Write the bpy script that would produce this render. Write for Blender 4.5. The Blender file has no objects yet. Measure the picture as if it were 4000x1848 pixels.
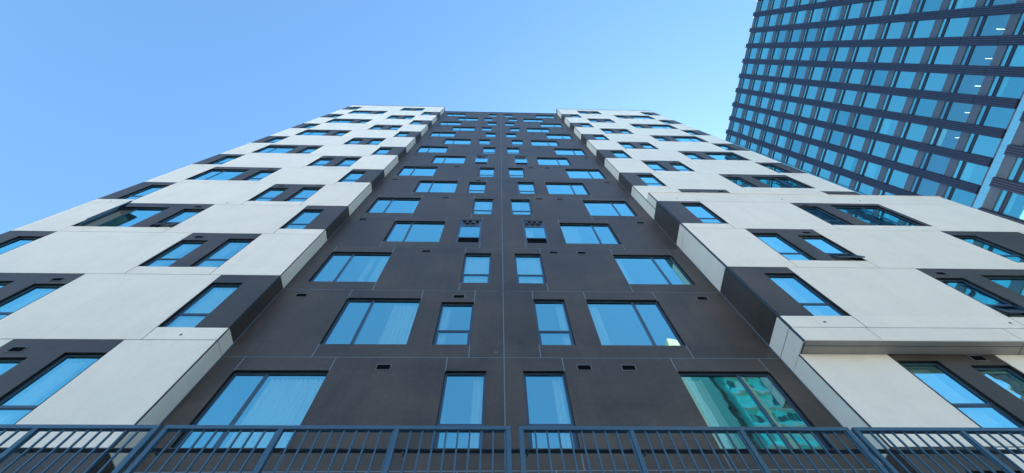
import bpy, math, random
from mathutils import Matrix, Vector
random.seed(7)
SC = bpy.context.scene
COL = SC.collection
EYE = 1.6                                   # camera height above the street

# ------------------------------------------------------------------ camera
R = [(0.9994219, -0.0228570, -0.0251664),
     (-0.0118076, -0.9275465, 0.3735212),
     (0.0318806, 0.3730081, 0.9272802)]     # rows: right, up, forward
cam = bpy.data.cameras.new("camera")
cam_o = bpy.data.objects.new("camera", cam); COL.objects.link(cam_o)
r_, u_, f_ = [Vector(v) for v in R]
u_ = (u_ - r_ * u_.dot(r_)).normalized()
r_ = r_.normalized(); f_ = u_.cross(r_) * -1
f_ = -(r_.cross(u_))
m3 = Matrix((r_, u_, -f_)).transposed()
cam_o.matrix_world = Matrix.Translation((0, 0, EYE)) @ m3.to_4x4()
cam.sensor_width = 36; cam.lens = 36 * 1796.8 / 4000
cam.clip_start = 0.05; cam.clip_end = 2000
SC.camera = cam_o

# ------------------------------------------------------------------ sky, sun, exposure
SUN_EL, SUN_AZ = math.radians(47), math.radians(34)     # azimuth from +y towards +x
wd = bpy.data.worlds.new("World"); SC.world = wd; wd.use_nodes = True
nt = wd.node_tree; bg = nt.nodes["Background"]
sky = nt.nodes.new("ShaderNodeTexSky"); sky.sky_type = 'NISHITA'; sky.sun_disc = False
sky.sun_elevation = SUN_EL; sky.sun_rotation = SUN_AZ
sky.air_density = 1.15; sky.dust_density = 0.6; sky.ozone_density = 1.6
tint = nt.nodes.new("ShaderNodeMix"); tint.data_type = 'RGBA'; tint.blend_type = 'MULTIPLY'; tint.inputs[0].default_value = 1
tint.inputs[7].default_value = (.72, 1.0, 1.10, 1)
nt.links.new(sky.outputs[0], tint.inputs[6]); nt.links.new(tint.outputs[2], bg.inputs[0]); bg.inputs[1].default_value = 0.122
sl = bpy.data.lights.new("sun", 'SUN'); sl.energy = 5.0; sl.angle = math.radians(0.5); sl.color = (1, .87, .70)
so = bpy.data.objects.new("sun", sl); COL.objects.link(so)
sdir = Vector((math.sin(SUN_AZ) * math.cos(SUN_EL), math.cos(SUN_AZ) * math.cos(SUN_EL), math.sin(SUN_EL)))
so.rotation_euler = sdir.to_track_quat('Z', 'Y').to_euler(); so.location = (20, 60, 120)
SC.view_settings.view_transform = 'Standard'; SC.view_settings.look = 'None'
SC.view_settings.exposure = 1.43; SC.view_settings.gamma = 1

# ------------------------------------------------------------------ materials
def mat(name, col, rough=.6, metal=0., spec=.5, var=0., scale=1., var2=0., bump=0., bscale=60., streak=0., tone=0.):
    m = bpy.data.materials.new(name); m.use_nodes = True
    n, l = m.node_tree.nodes, m.node_tree.links
    b = n["Principled BSDF"]
    b.inputs["Base Color"].default_value = (*col, 1); b.inputs["Roughness"].default_value = rough
    b.inputs["Metallic"].default_value = metal; b.inputs["Specular IOR Level"].default_value = spec
    tc = n.new("ShaderNodeTexCoord")
    if var:
        t = n.new("ShaderNodeTexNoise"); t.inputs["Scale"].default_value = scale; t.inputs["Detail"].default_value = 7
        t.inputs["Roughness"].default_value = .62; t.inputs["Distortion"].default_value = .6
        l.new(tc.outputs["Object"], t.inputs["Vector"])
        cr = n.new("ShaderNodeMapRange"); cr.inputs[1].default_value = .3; cr.inputs[2].default_value = .7
        cr.inputs[3].default_value = 1 - var; cr.inputs[4].default_value = 1 + var
        l.new(t.outputs["Fac"], cr.inputs[0])
        mul = n.new("ShaderNodeVectorMath"); mul.operation = 'SCALE'; mul.inputs[0].default_value = col
        l.new(cr.outputs[0], mul.inputs["Scale"]); out = mul.outputs[0]
        if var2:
            t2 = n.new("ShaderNodeTexNoise"); t2.inputs["Scale"].default_value = scale * 14; t2.inputs["Detail"].default_value = 4
            l.new(tc.outputs["Object"], t2.inputs["Vector"])
            c2 = n.new("ShaderNodeMapRange"); c2.inputs[1].default_value = .3; c2.inputs[2].default_value = .7
            c2.inputs[3].default_value = 1 - var2; c2.inputs[4].default_value = 1 + var2
            l.new(t2.outputs["Fac"], c2.inputs[0])
            m2 = n.new("ShaderNodeVectorMath"); m2.operation = 'SCALE'
            l.new(out, m2.inputs[0]); l.new(c2.outputs[0], m2.inputs["Scale"]); out = m2.outputs[0]
        if streak:
            mp = n.new("ShaderNodeMapping"); mp.inputs["Scale"].default_value = (5.5, 5.5, .28)
            l.new(tc.outputs["Object"], mp.inputs["Vector"])
            ts = n.new("ShaderNodeTexNoise"); ts.inputs["Scale"].default_value = 1.0; ts.inputs["Detail"].default_value = 5
            l.new(mp.outputs[0], ts.inputs["Vector"])
            cs = n.new("ShaderNodeMapRange"); cs.inputs[1].default_value = .45; cs.inputs[2].default_value = .78
            cs.inputs[3].default_value = 1; cs.inputs[4].default_value = 1 - streak
            l.new(ts.outputs["Fac"], cs.inputs[0])
            at = n.new("ShaderNodeAttribute"); at.attribute_name = "tone"
            ct = n.new("ShaderNodeMapRange"); ct.inputs[3].default_value = 1 - tone; ct.inputs[4].default_value = 1 + tone
            l.new(at.outputs["Fac"], ct.inputs[0])
            mm = n.new("ShaderNodeMath"); mm.operation = 'MULTIPLY'; l.new(cs.outputs[0], mm.inputs[0]); l.new(ct.outputs[0], mm.inputs[1])
            m4 = n.new("ShaderNodeVectorMath"); m4.operation = 'SCALE'; l.new(out, m4.inputs[0]); l.new(mm.outputs[0], m4.inputs["Scale"]); out = m4.outputs[0]
        l.new(out, b.inputs["Base Color"])
        rr = n.new("ShaderNodeMapRange"); rr.inputs[3].default_value = max(.05, rough - .12); rr.inputs[4].default_value = min(1, rough + .12)
        l.new(t.outputs["Fac"], rr.inputs[0]); l.new(rr.outputs[0], b.inputs["Roughness"])
    if bump:
        t3 = n.new("ShaderNodeTexNoise"); t3.inputs["Scale"].default_value = bscale; t3.inputs["Detail"].default_value = 3
        l.new(tc.outputs["Object"], t3.inputs["Vector"])
        bp = n.new("ShaderNodeBump"); bp.inputs["Strength"].default_value = bump; bp.inputs["Distance"].default_value = .01
        l.new(t3.outputs["Fac"], bp.inputs["Height"]); l.new(bp.outputs[0], b.inputs["Normal"])
    return m

def glass(name, refl, trans, base=.3, gain=1.3, wav=.0, wscale=.6):
    m = bpy.data.materials.new(name); m.use_nodes = True
    n, l = m.node_tree.nodes, m.node_tree.links
    n.remove(n["Principled BSDF"]); o = n["Material Output"]
    g = n.new("ShaderNodeBsdfGlossy"); g.inputs["Color"].default_value = (*refl, 1); g.inputs["Roughness"].default_value = 0.0
    t = n.new("ShaderNodeBsdfTransparent"); t.inputs["Color"].default_value = (*trans, 1)
    f = n.new("ShaderNodeFresnel"); f.inputs["IOR"].default_value = 1.6
    ma = n.new("ShaderNodeMath"); ma.operation = 'MULTIPLY_ADD'; ma.use_clamp = True
    ma.inputs[1].default_value = gain; ma.inputs[2].default_value = base
    l.new(f.outputs[0], ma.inputs[0])
    mx = n.new("ShaderNodeMixShader"); l.new(ma.outputs[0], mx.inputs[0]); l.new(t.outputs[0], mx.inputs[1]); l.new(g.outputs[0], mx.inputs[2])
    l.new(mx.outputs[0], o.inputs[0])
    if wav:
        tc = n.new("ShaderNodeTexCoord"); ns = n.new("ShaderNodeTexNoise"); ns.inputs["Scale"].default_value = wscale
        ns.inputs["Detail"].default_value = 1.5
        ge = n.new("ShaderNodeNewGeometry")
        l.new(ge.outputs["Position"], ns.inputs["Vector"])
        bp = n.new("ShaderNodeBump"); bp.inputs["Strength"].default_value = 1; bp.inputs["Distance"].default_value = wav
        l.new(ns.outputs["Fac"], bp.inputs["Height"]); l.new(bp.outputs[0], g.inputs["Normal"])
    return m

M = dict(
    white=mat("white_cement_panel", (.90, .845, .785), .55, var=.035, scale=.9, var2=.02, bump=.05, bscale=90, streak=.035, tone=.025),
    dark=mat("charcoal_cement_panel", (.066, .054, .050), .5, spec=.45, var=.34, scale=.7, var2=.1, bump=.12, bscale=120, streak=.14, tone=.10),
    joint=mat("blue_grey_sealant", (.14, .22, .31), .4),
    reveal=mat("reveal_shadow_black", (.016, .015, .015), .6, spec=.2),  # shadow in the window reveals of dark panels, put in as near-black colour
    gap=mat("open_joint_shadow_strip", (.03, .05, .085), .6),
    trim=mat("corner_trim_metal", (.03, .05, .08), .35, metal=.3),
    frame=mat("window_frame_paint", (.032, .065, .125), .32, spec=.7),
    vent=mat("vent_louvre_metal", (.004, .004, .006), .7, spec=.1),
    ventf=mat("vent_frame_metal", (.13, .15, .18), .45),
    room=mat("painted_room_wall", (.75, .75, .73), .8),
    curtain=mat("white_curtain_cloth", (.92, .93, .93), .85, var=.03, scale=8),
    rail=mat("blue_grey_railing_paint", (.052, .125, .205), .33, spec=.6, metal=.15, var=.06, scale=6),
    railb=mat("dark_handrail_metal", (.035, .05, .07), .3, spec=.6),
    cap=mat("panel_anchor_cap", (.16, .20, .26), .4, metal=.5),
    pier=mat("tower_pier_navy_metal", (.008, .015, .034), .45, metal=.0, var=.12, scale=.5),
    fin=mat("tower_fin_metal", (.028, .042, .088), .45, metal=.0),
    span=mat("tower_spandrel_grey", (.075, .10, .14), .45, metal=.2, var=.08, scale=.3),
    core=mat("tower_core_concrete", (.10, .11, .12), .8),
    roof=mat("roof_membrane", (.3, .3, .3), .9, var=.1, scale=.5),
    conc=mat("concrete", (.34, .33, .31), .85, var=.14, scale=1.1, var2=.08, bump=.2, bscale=30),
    asph=mat("asphalt", (.05, .05, .052), .9, var=.15, scale=2, var2=.15, bump=.3, bscale=90),
    pave=mat("pavement_concrete", (.46, .44, .41), .85, var=.12, scale=1.5, var2=.08),
    paveb=mat("pale_bounce_ground", (.72, .67, .58), .85, var=.12, scale=.2),
    terr=mat("terrace_paving", (.28, .27, .25), .85, var=.12, scale=1.2),
    brickw=mat("cream_render", (.34, .32, .29), .8, var=.06, scale=.3),
    sand=mat("sandstone_cladding", (.36, .30, .23), .8, var=.08, scale=.3),
    warm=mat("warm_stone_cladding", (.80, .56, .38), .7, var=.08, scale=.4),
    teal=mat("teal_wall_panel", (.08, .82, .78), .35, var=.3, scale=.6),
    tealb=mat("bright_teal_glass_panel", (.10, .80, .78), .25, var=.3, scale=1.5),
    deep2=mat("teal_shutter", (.015, .13, .14), .3),
    palec=mat("pale_wall_panel", (.60, .68, .62), .5, var=.1, scale=.5),
    pale=mat("pale_teal_panel", (.10, .36, .33), .4, var=.08, scale=.4),
    slab=mat("pale_balcony_slab", (.62, .64, .60), .6),
    deep=mat("dark_teal_panel", (.012, .035, .04), .3, var=.3, scale=.3),
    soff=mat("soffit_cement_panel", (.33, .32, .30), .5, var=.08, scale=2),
)
M['glass'] = glass("tinted_window_glass", (.44, .98, 1), (.88, 1, 1), .45, 1.8, .0012, 2.6)
M['glassd'] = glass("clear_sash_glass", (.40, .7, .9), (.5, .8, .85), .2, 1.0, .001, .9)
M['tglass'] = glass("tower_reflective_glass", (.40, 1, .94), (.50, .95, 1), .62, 1.0, .002, .35)
M['tglassb'] = glass("tower_reflective_glass_deep", (.34, .92, .90), (.45, .9, 1), .54, 1.0, .003, .3)
M['tglassc'] = glass("tower_clear_glass", (.42, .95, .97), (.7, 1, 1), .40, 1.0, .002, .35)
M['pglass'] = glass("parapet_glass", (.62, 1, .90), (.6, 1, .95), .78, .9)
M['bglass'] = glass("teal_curtain_wall_glass", (.25, .75, .72), (.05, .45, .42), .35, .9, .01, .3)
tm = M['tube'] = bpy.data.materials.new("lit_ceiling_tube"); tm.use_nodes = True
pb = tm.node_tree.nodes["Principled BSDF"]; pb.inputs["Emission Color"].default_value = (1, .97, .9, 1); pb.inputs["Emission Strength"].default_value = 4

# ------------------------------------------------------------------ mesh helpers
class MB:
    def __init__(s): s.v = []; s.f = []; s.m = []; s.ms = []; s.t = None; s.tones = {}
    def mi(s, k):
        if k not in s.ms: s.ms.append(k)
        return s.ms.index(k)
    def face(s, pts, k):
        if s.t is not None: s.tones[len(s.f)] = s.t
        b = len(s.v); s.v += [tuple(p) for p in pts]; s.f.append(tuple(range(b, b + len(pts)))); s.m.append(s.mi(k))
    def quad(s, a, b, c, d, k): s.face((a, b, c, d), k)
    def box(s, x0, x1, y0, y1, z0, z1, k, skip=''):
        if x0 > x1: x0, x1 = x1, x0
        if y0 > y1: y0, y1 = y1, y0
        if z0 > z1: z0, z1 = z1, z0
        P = [(x, y, z) for x in (x0, x1) for y in (y0, y1) for z in (z0, z1)]
        b = len(s.v); s.v += P; i = s.mi(k)
        F = dict(x=(0, 1, 3, 2), X=(4, 6, 7, 5), y=(0, 4, 5, 1), Y=(2, 3, 7, 6), z=(0, 2, 6, 4), Z=(1, 5, 7, 3))
        for n_, q in F.items():
            if n_ in skip: continue
            s.f.append(tuple(b + j for j in q)); s.m.append(i)
    def prism(s, p0, p1, r, k, n=12, r1=None, caps=True):
        p0, p1 = Vector(p0), Vector(p1); d = (p1 - p0).normalized()
        a = d.orthogonal().normalized(); c = d.cross(a); r1 = r if r1 is None else r1
        b = len(s.v); i = s.mi(k)
        for j in range(n):
            t = 2 * math.pi * j / n; o = a * math.cos(t) + c * math.sin(t)
            s.v.append(tuple(p0 + o * r)); s.v.append(tuple(p1 + o * r1))
        for j in range(n):
            q = (j + 1) % n; s.f.append((b + 2 * j, b + 2 * q, b + 2 * q + 1, b + 2 * j + 1)); s.m.append(i)
        if caps:
            s.f.append(tuple(b + 2 * j for j in range(n))[::-1]); s.m.append(i)
            s.f.append(tuple(b + 2 * j + 1 for j in range(n))); s.m.append(i)
    def build(s, name, parent=None, loc=(0, 0, 0), bevel=0, smooth=False):
        me = bpy.data.meshes.new(name); me.from_pydata(s.v, [], s.f)
        for k in s.ms: me.materials.append(M[k])
        me.polygons.foreach_set("material_index", s.m)
        if smooth: me.polygons.foreach_set("use_smooth", [True] * len(s.f))
        if s.tones:
            at = me.attributes.new('tone', 'FLOAT', 'FACE')
            at.data.foreach_set('value', [s.tones.get(i, .5) for i in range(len(s.f))])
        me.update()
        o = bpy.data.objects.new(name, me); COL.objects.link(o); o.location = loc
        if parent is not None: o.parent = parent
        if bevel:
            md = o.modifiers.new("bevel", 'BEVEL'); md.width = bevel; md.segments = 2; md.limit_method = 'ANGLE'
        return o

def tag(o, label=None, cat=None, group=None, kind=None):
    if label: o['label'] = label
    if cat: o['category'] = cat
    if group: o['group'] = group
    if kind: o['kind'] = kind
    return o
def empty(name, loc=(0, 0, 0), rz=0):
    o = bpy.data.objects.new(name, None); COL.objects.link(o); o.location = loc; o.rotation_euler = (0, 0, rz)
    o.empty_display_size = .3
    return o
def inst(mesh_o, name, parent, loc=(0, 0, 0), rot=(0, 0, 0)):
    o = bpy.data.objects.new(name, mesh_o.data if hasattr(mesh_o, 'data') else mesh_o); COL.objects.link(o)
    o.parent = parent; o.location = loc; o.rotation_euler = rot
    return o
def proj(P):
    d = Vector(P) - Vector((0, 0, EYE)); z = d.dot(f_)
    if z < .1: return None
    return (2000 + 1796.8 * d.dot(r_) / z, 924 - 1796.8 * d.dot(u_) / z)
def area(x0, x1, y, z0, z1, axis='y'):
    if axis == 'y': C = [(x0, y, z0), (x1, y, z0), (x1, y, z1), (x0, y, z1)]
    else: C = [(y, x0, z0), (y, x1, z0), (y, x1, z1), (y, x0, z1)]
    q = [proj(c) for c in C]
    if None in q: return 0
    q = [(min(max(a, 0), 4000), min(max(b, 0), 1848)) for a, b in q]
    return abs(sum(q[i][0] * q[(i + 1) % 4][1] - q[(i + 1) % 4][0] * q[i][1] for i in range(4))) / 2

# ------------------------------------------------------------------ measures of the big building
HF = 2.95                                   # storey
Z0 = 8.153 + EYE                            # floor joint 0
D, WL, WR, XB = 6.069, 5.655, 5.605, 5.268  # recess wall, left wing, right wing, projecting box (y)
CL, CR, CRB = -5.75, 6.20, 6.24
LEFT, RIGHT = -15.5, 16.35
BOXR = 18.6
TERR = Z0 - 2 * HF - .25                    # terrace level
TOP = Z0 + 14.45 * HF
SILL = 2.49
J = lambda n: Z0 + n * HF if n != -1 else Z0 - .97 * HF
DEP = .062                                   # reveal depth

building = empty("apartment_building", (0, D, TERR))
tag(building, "tall apartment block in white and charcoal checkered panels with a dark recessed centre", "building")
BO = Vector((0, D, TERR))

WINS = []                                   # (x0,x1,y,zt,zb,type,opt)
def layout_recess(n):
    odd = n % 2 != 0
    w = []; s = []
    if odd:
        duct = n in (3, 7)
        w += [(-3.888, -1.983, .44, SILL, 'wideL', {}), (-1.42, -.582, (.27 if duct else .62 if n in (1, 5) else .44), SILL, 'duct5' if duct else 'narrow', {}),
              (.964, 1.79, (.27 if duct else .44), SILL, 'duct6' if duct else 'narrow', {}), (2.37, 4.287, .44, SILL, 'wideR', {})]
        s += [(-3.888, 'tb'), (-1.983, 't'), (-.582, 'tb'), (.964, 'tb'), (2.37, 't'), (4.287, 'tb')]
    else:
        w += [(-5.258, -3.368, .44, SILL, 'wideL', {}), (-1.03, -.191, .44, SILL, 'narrow', {}),
              (.56, 1.412, .44, SILL, 'narrow', {}), (3.763, 5.698, .44, SILL, 'wideR', {})]
        s += [(-5.258, 't'), (-3.368, 'tb'), (-1.03, 'tb'), (1.412, 'tb'), (3.763, 'tb'), (5.698, 't')]
    s += [(.175, 'a')]
    return None, w, s
def layout_left(n):
    if n % 2 != 0:
        o = {'open': True} if n == 3 else {}
        return [(-14.03, -10.77), (-7.28, CL)], [(-14.0, -12.15, .44, SILL, 'wideL', o), (-11.56, -10.78, .57, SILL, 'narrow', o), (-7.26, -6.49, .44, SILL, 'narrow', {})], []
    return [(LEFT, -14.05), (-9.8, -7.61)], [(-14.83, -14.06, .44, SILL, 'narrow', {}), (-9.77, -8.97, .6, SILL, 'narrow', {}), (-8.42, -7.62, .44, SILL, 'narrow', {})], []
def layout_right(n):
    if n % 2 != 0:
        return [(CR, 7.82), (11.33, 14.86)], [(6.96, 7.80, .44, SILL, 'narrow', {}), (11.36, 12.16, .6, SILL, 'narrow', {}), (12.82, 14.72, .44, SILL, 'wideR', {})], []
    if n == 0:
        return [(8.05, 10.32)], [(8.08, 8.93, .68, SILL, 'narrow', {}), (9.46, 10.28, .82, SILL, 'narrow', {})], []
    return [(8.14, 10.34), (14.77, RIGHT)], [(8.17, 8.96, .44, SILL, 'narrow', {}), (9.53, 10.33, .6, SILL, 'narrow', {}), (14.79, 15.55, .44, SILL, 'narrow', {})], []
def layout_box(n):
    if n % 2 != 0:
        o = -.15 if n == 3 else 0
        return [(CRB, 7.88), (11.48, 15.05)], [(7.03, 7.86, .38 + o, SILL - (.06 if n == 3 else 0), 'narrow', {}), (11.51, 12.30, .56 + o, SILL, 'narrow', {'open': n == 1}), (12.92, 14.85, .38 + o, SILL, 'wideR', {})], []
    return [(8.2, 10.48), (14.88, 17.6)], [(8.22, 9.06, .38, SILL, 'narrow', {}), (9.62, 10.45, .55, SILL, 'narrow', {'open': True}), (14.9, 15.71, .38, SILL, 'narrow', {})], []

G = .011                                    # half of a joint
def clad(parent, name, Y, xlo, xhi, floors, layout, white=True, ztops=None, zbots=None):
    mb = {'white': MB(), 'dark': MB()}; js = MB(); patches = []
    oy = BO
    for n in floors:
        zt = J(n); zb = J(n - 1)
        if ztops and n in ztops: zt_draw = ztops[n]
        else: zt_draw = zt
        zb_draw = zbots[n] if zbots and n in zbots else zb
        dark, wins, seams = layout(n)
        for w in wins: WINS.append((w[0], w[1], Y, zt - w[2], zt - w[3], w[4], dict(w[5], n=n)))
        xs = {xlo, xhi}; zs = {zt_draw, zb_draw, zt - SILL}
        for w in wins: xs |= {w[0], w[1]}; zs |= {zt - w[2], zt - w[3]}
        if dark:
            for d in dark: xs |= {max(d[0], xlo), min(d[1], xhi)}
        for s in seams: xs.add(s[0])
        pm_ = [MB() for _ in dark] if dark else []; patches += pm_
        xs = sorted(x for x in xs if xlo <= x <= xhi); zs = sorted((z for z in zs if zb_draw <= z <= zt_draw), reverse=True)
        def kind(xm, zm):
            if not (xlo < xm < xhi) or not (zb_draw < zm < zt_draw): return None
            for w in wins:
                if w[0] < xm < w[1] and zt - w[3] < zm < zt - w[2]: return 'hole'
            if dark is None: return 'dark'
            for d in dark:
                if d[0] < xm < d[1] and zm > zt - SILL: return 'dark'
            return 'white'
        def vseam(x, zm):
            for s in seams:
                if abs(s[0] - x) < 1e-6:
                    if s[1] == 'a': return True
                    if 't' in s[1] and zm > zt - .7: return True
                    if 'b' in s[1] and zm < zt - SILL: return True
            if dark:
                for d in dark:
                    for e in d[:2]:
                        if abs(e - x) < 1e-6 and zm < zt - SILL: return True
            return False
        for i in range(len(xs) - 1):
            for j in range(len(zs) - 1):
                a, b, t, u = xs[i], xs[i + 1], zs[j], zs[j + 1]
                xm, zm = (a + b) / 2, (t + u) / 2; k = kind(xm, zm)
                if k in (None, 'hole'): continue
                m = mb[k]
                if dark and k == 'dark': m = [pm_[q] for q, d in enumerate(dark) if d[0] < xm < d[1]][0]
                lk = kind(a - 1e-3, zm); rk = kind(b + 1e-3, zm); tk = kind(xm, t + 1e-3); bk = kind(xm, u - 1e-3)
                sl_ = lk != 'hole' and (lk != k or vseam(a, zm)); sr = rk != 'hole' and (rk != k or vseam(b, zm))
                st = tk != 'hole' and tk != k; sb = bk != 'hole' and bk != k
                A = a + (G if sl_ else 0); B = b - (G if sr else 0); T = t - (G if st else 0); U = u + (G if sb else 0)
                y = Y
                sk = tuple(q for q in xs if q <= a + 1e-6 and (vseam(q, zm) or kind(q - 1e-3, zm) != k)); m.t = random.Random(n * 131 + len(sk) * 17 + (7 if zm < zt - SILL else 0) + (3 if k == "dark" else 0) + int(abs(Y) * 100)).random()
                m.quad(*[Vector(p) - oy for p in ((A, y, U), (B, y, U), (B, y, T), (A, y, T))], k)
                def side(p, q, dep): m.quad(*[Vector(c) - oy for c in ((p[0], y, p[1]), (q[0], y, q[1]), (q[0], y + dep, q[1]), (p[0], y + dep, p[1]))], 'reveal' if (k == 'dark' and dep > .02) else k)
                if sl_ or lk == 'hole': side((A, T), (A, U), DEP if lk == 'hole' else .012)
                if sr or rk == 'hole': side((B, U), (B, T), DEP if rk == 'hole' else .012)
                if st or tk == 'hole': side((B, T), (A, T), DEP if tk == 'hole' else .012)
                if sb or bk == 'hole': side((A, U), (B, U), DEP if bk == 'hole' else .012)
                jm = 'joint' if k == 'dark' and (dark is None) else 'gap'
                yy = y + (.003 if jm == 'joint' else .008)
                if sl_: js.quad(*[Vector(p) - oy for p in ((a - G - .001, yy, u - G), (A + .001, yy, u - G), (A + .001, yy, t + G), (a - G - .001, yy, t + G))], jm)
                if st: js.quad(*[Vector(p) - oy for p in ((a - G, yy + .001, T - .001), (b + G, yy + .001, T - .001), (b + G, yy + .001, t + G), (a - G, yy + .001, t + G))], jm)
    grp = mb['dark' if not white else 'white']
    if not white:
        p = mb['dark'].build(name, parent)
        js.build("joint_seal", p)
    else:
        p = mb['white'].build(name, parent)
        for q in patches:
            if q.v: q.build("dark_cladding", p)
        js.build("joint_seal", p)
    return p

recess = clad(building, "recessed_wall", D, CL, CR, range(-1, 15), layout_recess, white=False)
recess['label'] = "charcoal recessed wall between the two white wings"
wl = clad(building, "wing_cladding", WL, LEFT, CL, range(-1, 15), layout_left); wl['label'] = "white panel cladding of the left wing"
wr = clad(building, "wing_cladding", WR, CR, RIGHT, [n for n in range(4, 15)] , layout_right); wr['label'] = "white panel cladding of the upper right wing"
SOF = J(0) - .16 * HF
wr0 = clad(building, "wing_cladding", WR, CR, BOXR - .1, [-1, 0], layout_right, ztops={0: SOF + .01})
wr0['label'] = "lower right wing wall under the overhanging box"
wb = clad(building, "box_cladding", XB, CRB, BOXR, [1, 2, 3], layout_box); wb['label'] = "white panel cladding of the projecting box"

# --- parapets, roofs, cheeks, body
def loc(mb): mb.v = [(x - BO.x, y - BO.y, z - BO.z) for x, y, z in mb.v]; return mb
BTOP = J(0) + 3.38 * HF
m = MB()
def wpanel(m, x0, x1, y, zb, zt, k, dep=.05): m.box(x0, x1, y, y + dep, zb, zt, k)
for xs, y in (((LEFT, -10.77, CL), WL), ((CR, 10.34, RIGHT), WR)):
    for a, b in zip(xs, xs[1:]): wpanel(m, a + G, b - G, y, J(14) + G, TOP, 'white', .25)
    loc(m).build("parapet", building); m = MB()
wpanel(m, CRB, 7.88 - G, XB, J(3) + G, BTOP, 'white', .25); wpanel(m, 7.88 + G, 11.48 - G, XB, J(3) + G, BTOP, 'white', .25)
wpanel(m, 11.48 + G, 14.9 - G, XB, J(3) + G, BTOP, 'white', .25); wpanel(m, 14.9 + G, BOXR, XB, J(3) + G, BTOP, 'white', .25)
loc(m).build("parapet", building); m = MB()
wpanel(m, CRB, 7.85 - G, XB, SOF, J(0) - G, 'white'); wpanel(m, 7.85 + G, 10.83 - G, XB, SOF, J(0) - G, 'white')
wpanel(m, 10.83 + G, 14.9 - G, XB, SOF, J(0) - G, 'white'); wpanel(m, 14.9 + G, BOXR, XB, SOF, J(0) - G, 'white')
loc(m).build("box_skirt", building); m = MB()
m.box(CL, .175 - G, D, D + .25, J(14) + G, TOP - .25, 'dark'); m.box(.175 + G, CR, D, D + .25, J(14) + G, TOP - .25, 'dark')
m.box(CL - .2, CL + .01, D + .26, D + 2.2, J(14), TOP, 'white'); m.box(CR - .01, CR + .2, D + .26, D + 2.2, J(14), TOP, 'white')
m.box(CL - .2, CL + .01, D, D + .26, TOP - .2, TOP, 'white'); m.box(CR - .01, CR + .2, D, D + .26, TOP - .2, TOP, 'white')
loc(m).build("parapet", building)
m = MB()
for a, b, y, z in ((LEFT, CL, WL, TOP), (CR, RIGHT, WR, TOP), (CL + .05, CR - .05, D, TOP - .25), (CRB, BOXR, XB, BTOP)):
    m = MB(); m.box(a - .02, b + .02, y - .025, y + .28, z + .002, z + .035, 'white' if y == XB else 'trim')
    loc(m).build("parapet_coping", building)
m = MB()
def cheek(x, yf, zlo, zhi, floors, sgn, y1=D, kinds=None):
    # return wall from the wing face back to the recess, colour by storey
    yf += .035
    for n in floors:
        for (zt, zb, k) in ((J(n), J(n) - SILL, 'dark' if n % 2 else 'white'), (J(n) - SILL, J(n - 1), 'white')):
            zt2, zb2 = min(zt, zhi), max(zb, zlo)
            if zb2 >= zt2: continue
            if k == 'dark' or n % 2: t = zt2 - G; b = zb2 + G
            else:
                if zt == J(n): t = zt2 - G; b = zb2 if zb > zlo else zb2
                else: t = zt2; b = zb2 + G
            m.box(x - sgn * .03, x + sgn * .012, yf, y1 - .012, b, t, k)
cheek(CL, WL, TERR, TOP, range(-1, 16), 1)
loc(m).build("side_return", building); m = MB()
cheek(CR, WR, J(3), TOP, range(4, 16), -1)
cheek(CR, WR, TERR, SOF, range(-1, 1), -1)
cheek(CR, XB, SOF, J(3), range(0, 4), -1)
m.box(CR - .012, CR + .03, XB + .035, WR - .004, J(3) + G, BTOP, 'white')
loc(m).build("side_return", building)
m = MB()
m.box(CL - .02, CL + .002, WL + .008, WL + .04, TERR, TOP, 'trim'); m.box(CL + .0, CL + .018, D - .02, D - .002, TERR, TOP, 'joint')
m.box(CR - .002, CR + .02, WR + .008, WR + .04, J(3), TOP, 'trim'); m.box(CR - .018, CR, D - .02, D - .002, TERR, TOP, 'joint')
m.box(CR - .002, CRB, XB + .008, XB + .04, SOF, BTOP, 'trim'); m.box(CR - .002, CR + .02, WR + .008, WR + .04, TERR, SOF, 'trim')
m.box(.15, .20, D + .004, D + .014, TERR, TOP, 'joint')
m.box(.168, .182, D - .006, D + .004, TERR, TOP, 'joint')
loc(m).build("corner_trim", building)
# underside of the projecting box
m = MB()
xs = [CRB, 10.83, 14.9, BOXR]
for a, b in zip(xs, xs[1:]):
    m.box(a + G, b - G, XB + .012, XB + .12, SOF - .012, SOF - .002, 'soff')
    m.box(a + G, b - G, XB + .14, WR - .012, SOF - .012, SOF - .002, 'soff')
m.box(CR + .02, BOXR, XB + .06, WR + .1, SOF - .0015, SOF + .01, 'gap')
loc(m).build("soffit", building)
m = MB()       # body of the block behind the cladding, with hollow rooms at the windows
m.box(LEFT, LEFT + .2, WL + .06, WL + 16, TERR, TOP - .3, 'white'); m.box(RIGHT - .2, RIGHT, WR + .06, WR + 16, TERR, TOP - .3, 'white')
m.box(LEFT + .2, RIGHT - .2, WL + 15.7, WL + 16, TERR, TOP - .3, 'white')
m.box(LEFT + .2, RIGHT - .2, D + .25, WL + 15.7, TOP - .6, TOP - .3, 'roof')
m.box(LEFT + .2, CL - .05, WL + .25, D + .25, TOP - .62, TOP - .31, 'roof'); m.box(CR + .05, RIGHT - .2, WR + .25, D + .25, TOP - .62, TOP - .31, 'roof')
m.box(CRB + .02, BOXR - .02, XB + .25, WR + .02, BTOP - .3, BTOP - .1, 'roof')
m.box(RIGHT, BOXR - .05, WR + .02, WR + 9, TERR, BTOP - .15, 'white')
m.box(BOXR - .05, BOXR, XB + .06, WR + 9, SOF, BTOP - .1, 'white')
loc(m).build("building_body", building)

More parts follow.
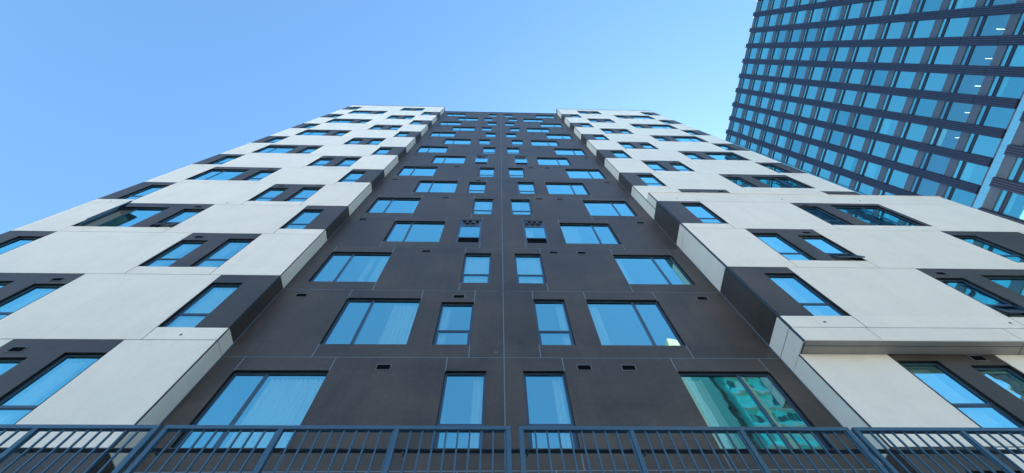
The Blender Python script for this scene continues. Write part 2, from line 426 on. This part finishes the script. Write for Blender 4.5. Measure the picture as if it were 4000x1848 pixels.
# --- windows
def ring(m, x0, x1, z0, z1, y0, y1, l, r, b, t, k='frame'):
    m.box(x0, x0 + l, y0, y1, z0, z1, k); m.box(x1 - r, x1, y0, y1, z0, z1, k)
    m.box(x0 + l, x1 - r, y0, y1, z0, z0 + b, k); m.box(x0 + l, x1 - r, y0, y1, z1 - t, z1, k)
def curtain(m, x0, x1, z0, z1, y, n=None):
    w = x1 - x0; n = n or max(3, int(w / .09)); st = n * 6; ph = random.random() * 6
    for i in range(st):
        def pt(j):
            u = j / st; return x0 + w * u, y + .022 * math.sin(2 * math.pi * u * n + ph + .8 * math.sin(u * 9 + ph))
        xa, ya = pt(i); xb, yb = pt(i + 1)
        m.quad((xa, ya, z0), (xb, yb, z0), (xb, yb, z1), (xa, ya, z1), 'curtain')
def window_shapes(x0, x1, Y, zt, zb, typ, opt, F, Pn, Rm, Cu, Sa):
    dd = .012 if typ.startswith('duct') else DEP; y0, y1 = Y + dd, Y + dd + .07; E = .006; X0, X1, Z0_, Z1 = x0 - E, x1 + E, zb - E, zt + E
    w = x1 - x0; h = zt - zb; yg = y0 + .012
    def pane(a, b, c, d, dy=0, k='glass'): Pn.quad((a, yg + dy, c), (b, yg + dy, c), (b, yg + dy, d), (a, yg + dy, d), k)
    op = opt.get('open')
    if typ in ('wideL', 'wideR'):
        L = typ == 'wideL'; mx = x0 + .68 if L else x1 - .68
        ring(F, X0, X1, Z0_, Z1, y0, y1, .05 if L else .03, .03 if L else .05, .035, .04)
        F.box(mx - .022, mx + .022, y0 - .006, y1, zb + .03, zt - .036, 'frame')
        sx0, sx1 = (x0 + .05, mx - .03) if L else (mx + .03, x1 - .05)
        if op and L:
            # casement swung outwards on its left side
            a = math.radians(32); c, s_ = math.cos(a), math.sin(a); ww = sx1 - sx0
            def tr(u, v, z): return (sx0 + .01 + u * c + v * s_, y0 - u * s_ + v * c - .01, z)
            for (ua, ub, za, zc) in ((0, .045, zb + .04, zt - .05), (ww - .045, ww, zb + .04, zt - .05), (.045, ww - .045, zb + .04, zb + .09), (.045, ww - .045, zt - .1, zt - .05)):
                P = [tr(u, v, z) for u in (ua, ub) for v in (0, .04) for z in (za, zc)]
                b = len(Sa.v); Sa.v += P; i = Sa.mi('frame')
                for q in ((0, 1, 3, 2), (4, 6, 7, 5), (0, 4, 5, 1), (2, 3, 7, 6), (0, 2, 6, 4), (1, 5, 7, 3)): Sa.f.append(tuple(b + t for t in q)); Sa.m.append(i)
            Sa.quad(tr(.045, .02, zb + .09), tr(ww - .045, .02, zb + .09), tr(ww - .045, .02, zt - .1), tr(.045, .02, zt - .1), 'glassd')
        else:
            ring(F, sx0 - .008, sx1 + .008, zb + .028, zt - .032, y0 + .012, y1 - .01, .036, .036, .036, .036)
            pane(sx0 + .026, sx1 - .026, zb + .06, zt - .065)
        a, b = (mx + .022, x1 - .026) if L else (x0 + .026, mx - .022)
        pane(a - .004, b + .004, zb + .025, zt - .03)
        main = (a, b)
    elif typ == 'narrow':
        tz = zb + .63; f = .058
        ring(F, X0, X1, Z0_, Z1, y0, y1, f, f, .05, .05)
        F.box(x0 + f - .006, x1 - f + .006, y0 - .004, y1, tz - .032, tz + .032, 'frame')
        pane(x0 + f - .01, x1 - f + .01, tz + .03, zt - .04)
        if op:
            # lower sash tilted out from its top edge
            a = math.radians(17); c, s_ = math.cos(a), math.sin(a); hh = tz - .04 - zb - .03
            def tr(x, u, v): return (x, y0 - .012 - u * s_ + v * c, tz - .035 - u * c - v * s_ * 0 - .0)
            xa, xb = x0 + .03, x1 - .03
            for (p, q, ua, ub) in ((xa, xa + .05, 0, hh), (xb - .05, xb, 0, hh), (xa + .05, xb - .05, 0, .045), (xa + .05, xb - .05, hh - .05, hh)):
                P = [tr(x, u, v) for x in (p, q) for u in (ua, ub) for v in (0, .045)]
                b_ = len(Sa.v); Sa.v += P; i = Sa.mi('frame')
                for qd in ((0, 1, 3, 2), (4, 6, 7, 5), (0, 4, 5, 1), (2, 3, 7, 6), (0, 2, 6, 4), (1, 5, 7, 3)): Sa.f.append(tuple(b_ + t for t in qd)); Sa.m.append(i)
            Sa.quad(tr(xa + .05, hh - .05, .02), tr(xb - .05, hh - .05, .02), tr(xb - .05, .045, .02), tr(xa + .05, .045, .02), 'glassd')
        else:
            ring(F, x0 + f - .01, x1 - f + .01, zb + .045, tz - .03, y0 + .004, y1 - .012, .028, .028, .025, .025)
            pane(x0 + f + .014, x1 - f - .014, zb + .066, tz - .05)
        main = (x0 + f, x1 - f)
    else:           # unit with duct pipes on top, glass in the middle and a louvre below
        f = .07; z1 = zt - .68; z2 = zb + .47
        ring(F, X0, X1, Z0_, Z1, y0, y1, f, f, .02, .03)
        F.box(x0 + f, x1 - f, y0 + .004, y1, z1, zt - .03, 'frame')
        F.box(x0 + f, x1 - f, y0 - .004, y1, z2 - .03, z2 + .03, 'frame')
        pane(x0 + f - .004, x1 - f + .004, z2 + .03, z1)
        main = (x0 + f, x1 - f)
    # the room behind
    a, b = x0 + .005, x1 - .005; c, d = zb + .01, zt - .01; ya, yb = y1 + .002, y1 + 1.6
    Rm.quad((a, yb, c), (b, yb, c), (b, yb, d), (a, yb, d), 'room')
    Rm.quad((a, ya, d), (b, ya, d), (b, yb, d), (a, yb, d), 'room'); Rm.quad((a, ya, c), (a, yb, c), (b, yb, c), (b, ya, c), 'room')
    Rm.quad((a, ya, c), (a, ya, d), (a, yb, d), (a, yb, c), 'room'); Rm.quad((b, ya, c), (b, yb, c), (b, yb, d), (b, ya, d), 'room')
    cu = opt.get('cur')
    if cu:
        for (u, v) in cu:
            curtain(Cu, main[0] + (main[1] - main[0]) * u, main[0] + (main[1] - main[0]) * v, zb + .05, zt - .07, y1 + .05)

CUR = {}          # curtains the photograph shows, by (storey, window order in the recess)
def key(x): return round(x, 1)
CURT = {(0, -5.3): [(0.02, 1)], (0, -1.0): [(.72, 1)], (0, .6): [(.72, 1)], (1, -3.9): [(.42, 1)], (1, -1.4): [(0, .26)], (1, 1.0): [(.76, 1)], (1, 2.4): [(0, .24)],
        (2, -5.3): [(.45, .6), (.72, 1)], (2, -1.0): [(0, 1)], (2, .6): [(0, 1)], (2, 3.8): [(0, .2)], (3, 2.4): [(0, .55)], (4, -5.3): [(.85, 1)], (4, -1.0): [(.1, .8)],
        (4, 3.8): [(0, .18)], (5, -3.9): [(.3, .9)], (5, -1.4): [(.2, .7)], (5, 1.0): [(.1, .8)], (4, .6): [(0, .5)],
        (1, -7.3): [(0, 1)], (0, -8.4): [(0, .5)], (1, -11.6): [(.2, .9)], (1, 7.0): [(.1, .6)], (2, 8.2): [(0, .7)], (0, 8.1): [(.0, .8)], (0, 9.5): [(.2, 1)]}
WINS.sort(key=lambda w: -area(w[0], w[1], w[2], w[4], w[3]))
NB = 100
rest = [MB() for _ in range(5)]
for i, (x0, x1, Y, zt, zb, typ, opt) in enumerate(WINS):
    n = opt['n']
    c = CURT.get((n, key(x0)))
    if c is None and random.random() < .3: a = random.choice((0, .6)); c = [(a, a + .4)]
    opt['cur'] = c
    F, Pn, Rm, Cu, Sa = bunch = rest if i >= NB else [MB() for _ in range(5)]
    window_shapes(x0, x1, Y, zt, zb, typ, opt, *bunch)
    if i < NB:
        w = loc(F).build("window", building)
        if opt.get('open'): w['label'] = "window with its sash open"
        if typ.startswith('duct'): w['label'] = "window opening with duct pipe ends above and a louvre below"
        loc(Pn).build("pane", w); loc(Rm).build("room_interior", w)
        if Cu.v: loc(Cu).build("curtain", w)
        if Sa.v: loc(Sa).build("open_sash", w)
    if typ.startswith('duct'):
        k = 5 if typ == 'duct5' else 6
        z1 = zt - .25
        if k == 5: spots = [(.20, 0), (.46, 0), (.77, 0), (.33, -.20), (.60, -.20)]
        else: spots = [(.29, 0), (.54, 0), (.81, 0), (.16, -.20), (.43, -.20), (.69, -.20)]
        lv = MB()
        for q in range(11): lv.box(x0 + .1, x1 - .1, Y + .014, Y + .034, zb + .03 + q * .037, zb + .045 + q * .037, 'vent')
        lv.box(x0 + .09, x1 - .09, Y + .034, Y + .038, zb + .01, zb + .45, 'vent')
        lh = loc(lv)
        if i < NB: lh.build("louvre", w)
        else: lh.build("louvre", building)
        for sx, sz in spots:
            p = MB(); cx = x0 + sx * (x1 - x0); cz = z1 + sz
            p.prism((cx, Y - .04, cz), (cx, Y + .018, cz), .074, 'ventf', 16, caps=False)
            p.prism((cx, Y - .04, cz), (cx, Y + .018, cz), .066, 'vent', 16, caps=False)
            p.prism((cx, Y + .0, cz), (cx, Y + .008, cz), .066, 'vent', 16)
            loc(p).build("duct_pipe", w if i < NB else building)
nm = ["window", "window_pane", "window_room", "window_curtain", "window_sash"]
rest_main = None
allrest = MB()
for mbb in rest:
    b = len(allrest.v); allrest.v += mbb.v
    for f, mi in zip(mbb.f, mbb.m): allrest.f.append(tuple(b + q for q in f)); allrest.m.append(allrest.mi(mbb.ms[mi]))
wo = loc(allrest).build("window", building); wo['kind'] = 'stuff'

# --- extract vents and anchor caps
def vent(x, y, z, w=.31, h=.19):
    m = MB(); ring(m, x - w / 2, x + w / 2, z - h / 2, z + h / 2, y - .012, y + .002, .018, .018, .018, .018, 'ventf')
    m.quad((x - w / 2 + .01, y - .002, z - h / 2 + .01), (x + w / 2 - .01, y - .002, z - h / 2 + .01), (x + w / 2 - .01, y - .002, z + h / 2 - .01), (x - w / 2 + .01, y - .002, z + h / 2 - .01), 'vent')
    nsl = 5
    for q in range(nsl):
        zz = z - h / 2 + .03 + q * (h - .05) / nsl
        m.box(x - w / 2 + .018, x + w / 2 - .018, y - .010, y - .004, zz, zz + .007, 'vent')
    loc(m).build("vent_grille", building)
for n in range(0, 15):
    z = J(n) - .34
    if n % 2:
        vent(-5.12, D, z); vent(5.55, D, z)
        if n in (1, 5): vent(-1.0, D, z)
        vent(-11.19, WL, J(n) - .36)
    else:
        vent(-2.3, D, z); vent(2.77, D, z)
        if n in (0, 2, 4, 6): vent(1.84, D, z)
        vent(-9.4, WL, J(n) - .36)
    if n >= 4: vent(11.77 if n % 2 else 9.97, WR, J(n) - .36)
    elif n == 0: vent(9.86, WR, J(0) - .60)
    elif n == 2: vent(10.08, XB, J(2) - .32)
    else: vent(11.90, XB, J(n) - .32)
for x, y, z in ((-6.59, WL, .06), (-14.77, WL, 3.06), (-10.4, WL, 3.06), (-6.57, WL, 4.07), (-14.8, WL, 5.06), (7.09, XB, .07), (11.25, XB, .07), (7.11, XB, 3.13), (11.4, XB, 3.13), (14.6, XB, 3.13), (0.0, D, .06), (-5.2, D, 2.06), (5.2, D, 3.07)):
    m = MB(); zz = Z0 + z * HF; m.prism((x, y - .012, zz), (x, y + .002, zz), .026, 'cap', 14, .032); loc(m).build("anchor_cap", building)

for z in (27.22, 22.38):       # small white wall brackets on the right-hand corner
    m = MB(); z += EYE; m.prism((RIGHT, WR + .12, z), (RIGHT + .17, WR + .12, z), .075, 'white', 10, .05); m.box(RIGHT, RIGHT + .02, WR + .02, WR + .22, z - .12, z + .12, 'white'); loc(m).build("wall_bracket", building)

# ------------------------------------------------------------------ glass office tower on the right
S = 1.5
tower = empty("office_tower", (45, 0, 0), .038)
tag(tower, "tall blue glass office tower with dark ribbed vertical piers, at the right", "building")
FP = 3.8; TZ = 59.62 * S + EYE; NF = 13; BAY = 2.572
YC = 15.2
piers = [13.5 - BAY * k for k in range(0, 11)]
YN = piers[-1] - .5
SEAM = lambda k: TZ - .06 - FP * k
ZB = SEAM(13)
for k, y in enumerate(piers):
    m = MB(); hw = .39
    m.box(-.20, .0, y - hw, y + hw, ZB, TZ + .25, 'pier')
    for fl in range(NF + 1):
        zt = SEAM(fl) - .03 if fl else TZ + .2; zb = SEAM(fl + 1) + .03 if fl < NF else ZB
        if fl == NF: continue
        for q in range(4):
            yy = y - hw + .06 + q * .19
            m.box(-.29, -.2, yy, yy + .085, zb, zt, 'fin')
    m.build("pier", tower)
for fl in range(NF + 1):
    m = MB(); s = SEAM(fl); t = TZ + .1 if fl == 0 else s + .15; b = s - .68
    m.box(-.02, .25, YN, YC, b, t, 'span')
    m.build("spandrel", tower)
cells = [(YC - .12, piers[0] + .39)] + [(piers[k] - .39, piers[k + 1] + .39) for k in range(len(piers) - 1)]
TW = []
for fl in range(NF):
    s = SEAM(fl)
    for (ya, yb) in cells:
        TW.append((area(yb, ya, 45, s - 3.65, s - .68, 'x'), s, ya, yb, tower, fl))
POD = empty("podium_dummy"); bpy.data.objects.remove(POD)
PX = -5.0; PZT = 34.85 + EYE; PB = 2.572
pp = [13.9 - .09 - PB * k + 2.55 for k in range(0, 22)]
pp = [8.97 + PB * 3 - PB * k for k in range(0, 12)]
pcells = [(pp[k] - .39, pp[k + 1] + .39) for k in range(len(pp) - 1)]
for fl in range(0, 9):
    s = PZT - .15 - FP * fl
    for (ya, yb) in pcells:
        TW.append((area(yb, ya, 40, s - 3.65, s - .68, 'x'), s, ya, yb, 'pod', fl))
TW.sort(key=lambda t: -t[0])
def twin(m, g, x, s, ya, yb, gk='tglass'):
    # narrow upper light, double rail, large pane
    m.box(x + .02, x + .09, yb, ya, s - 1.27, s - 1.13, 'pier'); m.box(x + .02, x + .09, yb, ya, s - 1.46, s - 1.36, 'pier')
    m.box(x + .045, x + .09, yb, ya, s - 1.36, s - 1.27, 'fin')
    m.box(x + .03, x + .09, yb, yb + .05, s - 3.65, s - .68, 'frame'); m.box(x + .03, x + .09, ya - .05, ya, s - 3.65, s - .68, 'frame')
    for a, b in ((s - 1.13, s - .68), (s - 3.65, s - 1.46)):
        g.quad((x + .07, ya - .05, a), (x + .07, yb + .05, a), (x + .07, yb + .05, b), (x + .07, ya - .05, b), gk)
rm, rg = MB(), MB()
for i, (ar, s, ya, yb, par, fl) in enumerate(TW):
    x = PX if par == 'pod' else 0
    if i < 100:
        m, g = MB(), MB(); lit = par != 'pod' and fl == 11
        twin(m, g, x, s, ya, yb, 'tglassc' if lit else random.choice(('tglass', 'tglass', 'tglassb'))); w = m.build("window", tower); g.build("pane", w)
        if random.random() < .3:
            q = random.uniform(.3, 1.4); bl = MB(); bl.box(x + .22, x + .24, yb + .03, ya - .03, s - 1.4 - q, s - .7, 'curtain'); bl.build("blind", w)
    else: twin(rm, rg, x, s, ya, yb)
b = len(rm.v); rm.v += rg.v
for f, mi in zip(rg.f, rg.m): rm.f.append(tuple(b + q for q in f)); rm.m.append(rm.mi('tglass'))
o = rm.build("window", tower); o['kind'] = 'stuff'
# podium body, piers, spandrels and its glass roof parapet
for k, y in enumerate(pp):
    m = MB(); hw = .39
    m.box(PX - .2, PX, y - hw, y + hw, 0, PZT - .02, 'pier')
    for fl in range(0, 9):
        zt = (PZT - .15 - FP * fl) - .03 if fl else PZT - .05; zb = PZT - .15 - FP * (fl + 1) + .03
        for q in range(4):
            yy = y - hw + .06 + q * .19; m.box(PX - .29, PX - .2, yy, yy + .085, max(zb, .2), zt, 'fin')
    m.build("podium_pier", tower)
for fl in range(0, 9):
    m = MB(); s = PZT - .15 - FP * fl
    m.box(PX - .02, PX + .25, YN, YC, s - .68, s + .15, 'span'); m.build("podium_spandrel", tower)
m = MB(); y = YC; top = PZT + .62
while y > YN:
    m.box(PX - .06, PX - .04, y - 1.28, y - .01, PZT - .03, top, 'pglass'); y -= 1.286
gp = m.build("glass_parapet", tower)
m = MB(); m.box(PX - .07, PX - .03, YN, YC, top + .002, top + .03, 'ventf')
yy = YC
while yy > YN: m.box(PX - .075, PX - .025, yy - .005, yy + .005, PZT, top, 'ventf'); yy -= 1.286
m.build("parapet_rail", gp)
m = MB()
m.box(PX + .25, 0, YN, YC, PZT - .4, PZT - .1, 'roof'); m.box(PX + .25, 24, YC - .1, YC, 0, PZT - .1, 'core')
m.box(PX, PX + .25, YC - .1, YC, 0, PZT, 'core'); m.box(.25, 24, YC - .1, YC - .0, PZT - .1, TZ - .2, 'span')
m.box(.25, 24, YN, YN + .2, 0, TZ - .2, 'span'); m.box(23.8, 24, YN + .2, YC - .1, 0, TZ - .2, 'span')
m.box(.25, 24, YN, YC, TZ - .5, TZ - .15, 'roof')
for fl in range(1, 24):      # floor slabs and core
    z = TZ - .06 - FP * fl - .1
    if z < 1: break
    m.box(.26 if z > PZT else PX + .3, 12, YN + .2, YC - .12, z - .3, z, 'room')
m.box(9, 12.1, YN + .2, YC - .12, 0, TZ - .6, 'core')
m.build("tower_body", tower)
m = MB(); m.box(-.34, -.30, YC - .02, YC, ZB - .4, TZ + .1, 'pglass'); m.box(-.30, 0, YC - .12, YC, ZB - .4, TZ + .1, 'pglass'); m.build("corner_glass", tower)
inv = Matrix.Rotation(-.038, 4, 'Z') @ Matrix.Translation((-45, 0, 0))
for yy in (-3.06, -.43, 2.14, 4.74, 7.28):
    p0 = inv @ Vector((47.6, yy, 47.2 + EYE)); p1 = inv @ Vector((48.5, yy, 47.2 + EYE))
    m = MB(); m.prism(p0, p1, .035, 'tube', 8); m.build("ceiling_light", tower)

# ------------------------------------------------------------------ teal tower across the street, mirrored in the windows
tt = empty("teal_glass_tower", (26, -30, 0))
tag(tt, "teal glass tower with pale floor bands, mirrored in the lowest wide window", "building")
H = 57 + EYE
m = MB(); m.box(-.6, .5, -16, .12, 0, H, 'warm'); m.build("corner_fin", tt)
m = MB(); m.box(.5, 1.7, -16, 0, 0, H, 'palec'); m.build("stair_wall", tt)
m = MB(); m.box(1.7, 4.6, -16, -.2, 0, H, 'pale'); m.build("side_wall", tt)
m = MB(); m.box(4.6, 6.3, -16, -1.8, 0, H - 1, 'deep'); m.build("recess_wall", tt)
for z in range(2, int(H) - 2, 3):
    m = MB(); m.box(4.6, 6.3, -1.8, -1.6, z, z + .25, 'deep2'); m.build("recess_louvre", tt)
m = MB(); m.box(6.3, 19, -16, -.3, 0, H - 1, 'teal'); cw = m.build("curtain_wall", tt)
z = 1.2
while z < H - 4:
    m = MB(); x = 6.5
    while x < 18.6:
        wd_ = random.uniform(.5, 1.0); m.box(x, min(x + wd_, 18.8), -.3, -.24, z + random.uniform(.5, .9), z + random.uniform(2.3, 2.8), random.choice(('deep2', 'tealb', 'tealb', 'palec', 'pale'))); x += wd_ + .18
    m.build("window", cw)
    m = MB(); m.box(6.2, 19, -.3, .25, z, z + .16, 'palec'); m.box(6.2, 19, .2, .25, z + .16, z + .75, 'teal'); m.build("balcony", tt); z += 3.1
m = MB(); m.box(8.75, 9.1, -.3, .4, 0, H, 'warm'); m.build("corner_fin", tt)
m = MB(); m.box(1.4, 6.2, -9, -.3, H, H + 5.0, 'warm'); m.box(3.2, 5.2, -7, -2, H + 5.0, H + 6.3, 'warm'); m.build("penthouse", tt)

# ------------------------------------------------------------------ terrace, wall, street
m = MB(); m.box(-60, 60, 2.72, 40, TERR - .3, TERR, 'terr'); tag(m.build("terrace"), kind='structure')
m = MB(); m.box(-60, 60, 2.74, 2.99, .15, TERR - .32, 'conc'); o = m.build("retaining_wall"); tag(o, "concrete retaining wall under the terrace railing", "wall")
m = MB(); m.quad((-900, -900, 0), (900, -900, 0), (900, 900, 0), (-900, 900, 0), 'asph'); tag(m.build("road"), kind='structure')
m = MB(); m.box(-60, 60, -3, 2.74, 0.004, .14, 'pave'); tag(m.build("pavement"), kind='structure')

m = MB(); m.box(-400, 400, -420, -10, .004, .12, 'paveb'); tag(m.build("bounce_plaza"), kind='structure')  # unseen pale ground, added to bounce sunlight up the facade
def block(x0, x1, y, dep, h, k, label, cols, floors):  # unseen blocks behind the camera, added as sunlit fill for the shaded front
    b = empty("bounce_block", ((x0 + x1) / 2, y, 0)); tag(b, label, "building")
    w = (x1 - x0) / 2; m = MB(); m.box(-w, w, -dep, 0, 0, h, k); m.build("wall", b)
    m = MB(); m.box(-w - .3, w + .3, -dep, .3, h, h + .5, 'conc'); m.build("cornice", b)
    ww = 2 * w / cols; fh = h / floors; P = MB()
    for i in range(cols):
        for j in range(floors):
            xa = -w + ww * i + ww * .22; za = fh * j + fh * .3
            P.box(xa, xa + ww * .56, .0, .05, za, za + fh * .5, 'frame'); P.quad((xa + .08, .06, za + .08), (xa + ww * .56 - .08, .06, za + .08), (xa + ww * .56 - .08, .06, za + fh * .5 - .08), (xa + .08, .06, za + fh * .5 - .08), 'tglass')
    o = P.build("window", b); o['kind'] = 'stuff'
block(-150, -60, -72, 20, 40, 'brickw', "unseen cream block added far left behind the camera to bounce sunlight", 22, 11)
block(-54, 8, -78, 20, 46, 'sand', "unseen sandstone block added behind the camera to bounce sunlight", 15, 13)
block(12, 70, -70, 20, 38, 'brickw', "unseen cream block with grey cornice, added behind the teal tower for bounce light", 14, 11)

# ------------------------------------------------------------------ railing
RZ = 3.075 + EYE                            # top of the rail
RB = TERR + .08
def railing(x0, x1, npanel, label):
    r = empty("railing_section", ((x0 + x1) / 2, 3.0, TERR), .006); r.location.y += .006 * (x0 + x1) / 2
    tag(r, label, "railing", "metal railing sections along the terrace edge")
    w = x1 - x0; h = w / 2; t = .04; zt = RZ - TERR
    m = MB(); m.box(-h, h, 0, t, zt - t, zt, 'rail'); m.build("top_rail", r, bevel=.003)
    m = MB(); m.box(-h + t, h - t, .002, t - .002, .07, .105, 'rail'); m.build("bottom_rail", r, bevel=.003)
    pm = MB(); pm.box(-t / 2, t / 2, 0.001, t - .001, 0, zt - t, 'rail'); first = None
    px = [-h + t / 2] + [-h + w * k / npanel for k in range(1, npanel)] + [h - t / 2]
    for x in px:
        if first is None: first = pm.build("post", r, (x, 0, 0), bevel=.003)
        else:
            o = first.copy(); COL.objects.link(o); o.parent = r; o.location = (x, 0, 0)
    bm_ = MB(); bm_.box(-.007, .007, t / 2 - .007, t / 2 + .007, .105, zt - t, 'rail'); fb = None
    nb = 9
    for k in range(npanel):
        a, b = px[k], px[k + 1]
        for q in range(1, nb + 1):
            x = a + (b - a) * q / (nb + .4 + .2)
            x = a + (b - a) * (q - .0) / (nb + .5) + .02
            if fb is None: fb = bm_.build("baluster", r, (x, 0, 0))
            else:
                o = fb.copy(); COL.objects.link(o); o.parent = r; o.location = (x, 0, 0)
    return r
railing(-5.76, -2.815, 3, "dark blue metal railing section at the far left, in front of the white wing")
railing(-2.77, .135, 3, "dark blue metal railing section left of the middle gap, below the curtained wide window")
railing(.205, 3.12, 3, "dark blue railing section right of the middle gap, below the window mirroring a teal tower")
railing(3.16, 6.1, 3, "dark blue metal railing section at the far right, in front of the overhanging box")
hr = empty("handrail", (0, 3.0, TERR), .006)
tag(hr, "dark flat metal handrail running behind the balusters of the railing", "handrail")
m = MB(); zr = 2.905 + EYE - TERR
m.box(-6, 6.3, .075, .122, zr - .012, zr, 'railb'); m.build("bar", hr, bevel=.002)
fb = None
for x in (-4.76, -3.78, -2.74, -1.75, -.78, .24, 1.22, 2.18, 3.2, 4.17, 5.1):
    if fb is None:
        m = MB(); m.prism((0, .04, zr - .075), (.0, .098, zr - .06), .007, 'railb', 8); m.prism((0, .098, zr - .06), (0, .098, zr - .012), .007, 'railb', 8)
        m.prism((0, .098, zr - .02), (0, .098, zr - .0125), .022, 'railb', 12)
        fb = m.build("bracket", hr, (x + .03, 0, 0))
    else:
        o = fb.copy(); COL.objects.link(o); o.parent = hr; o.location = (x + .03, 0, 0)
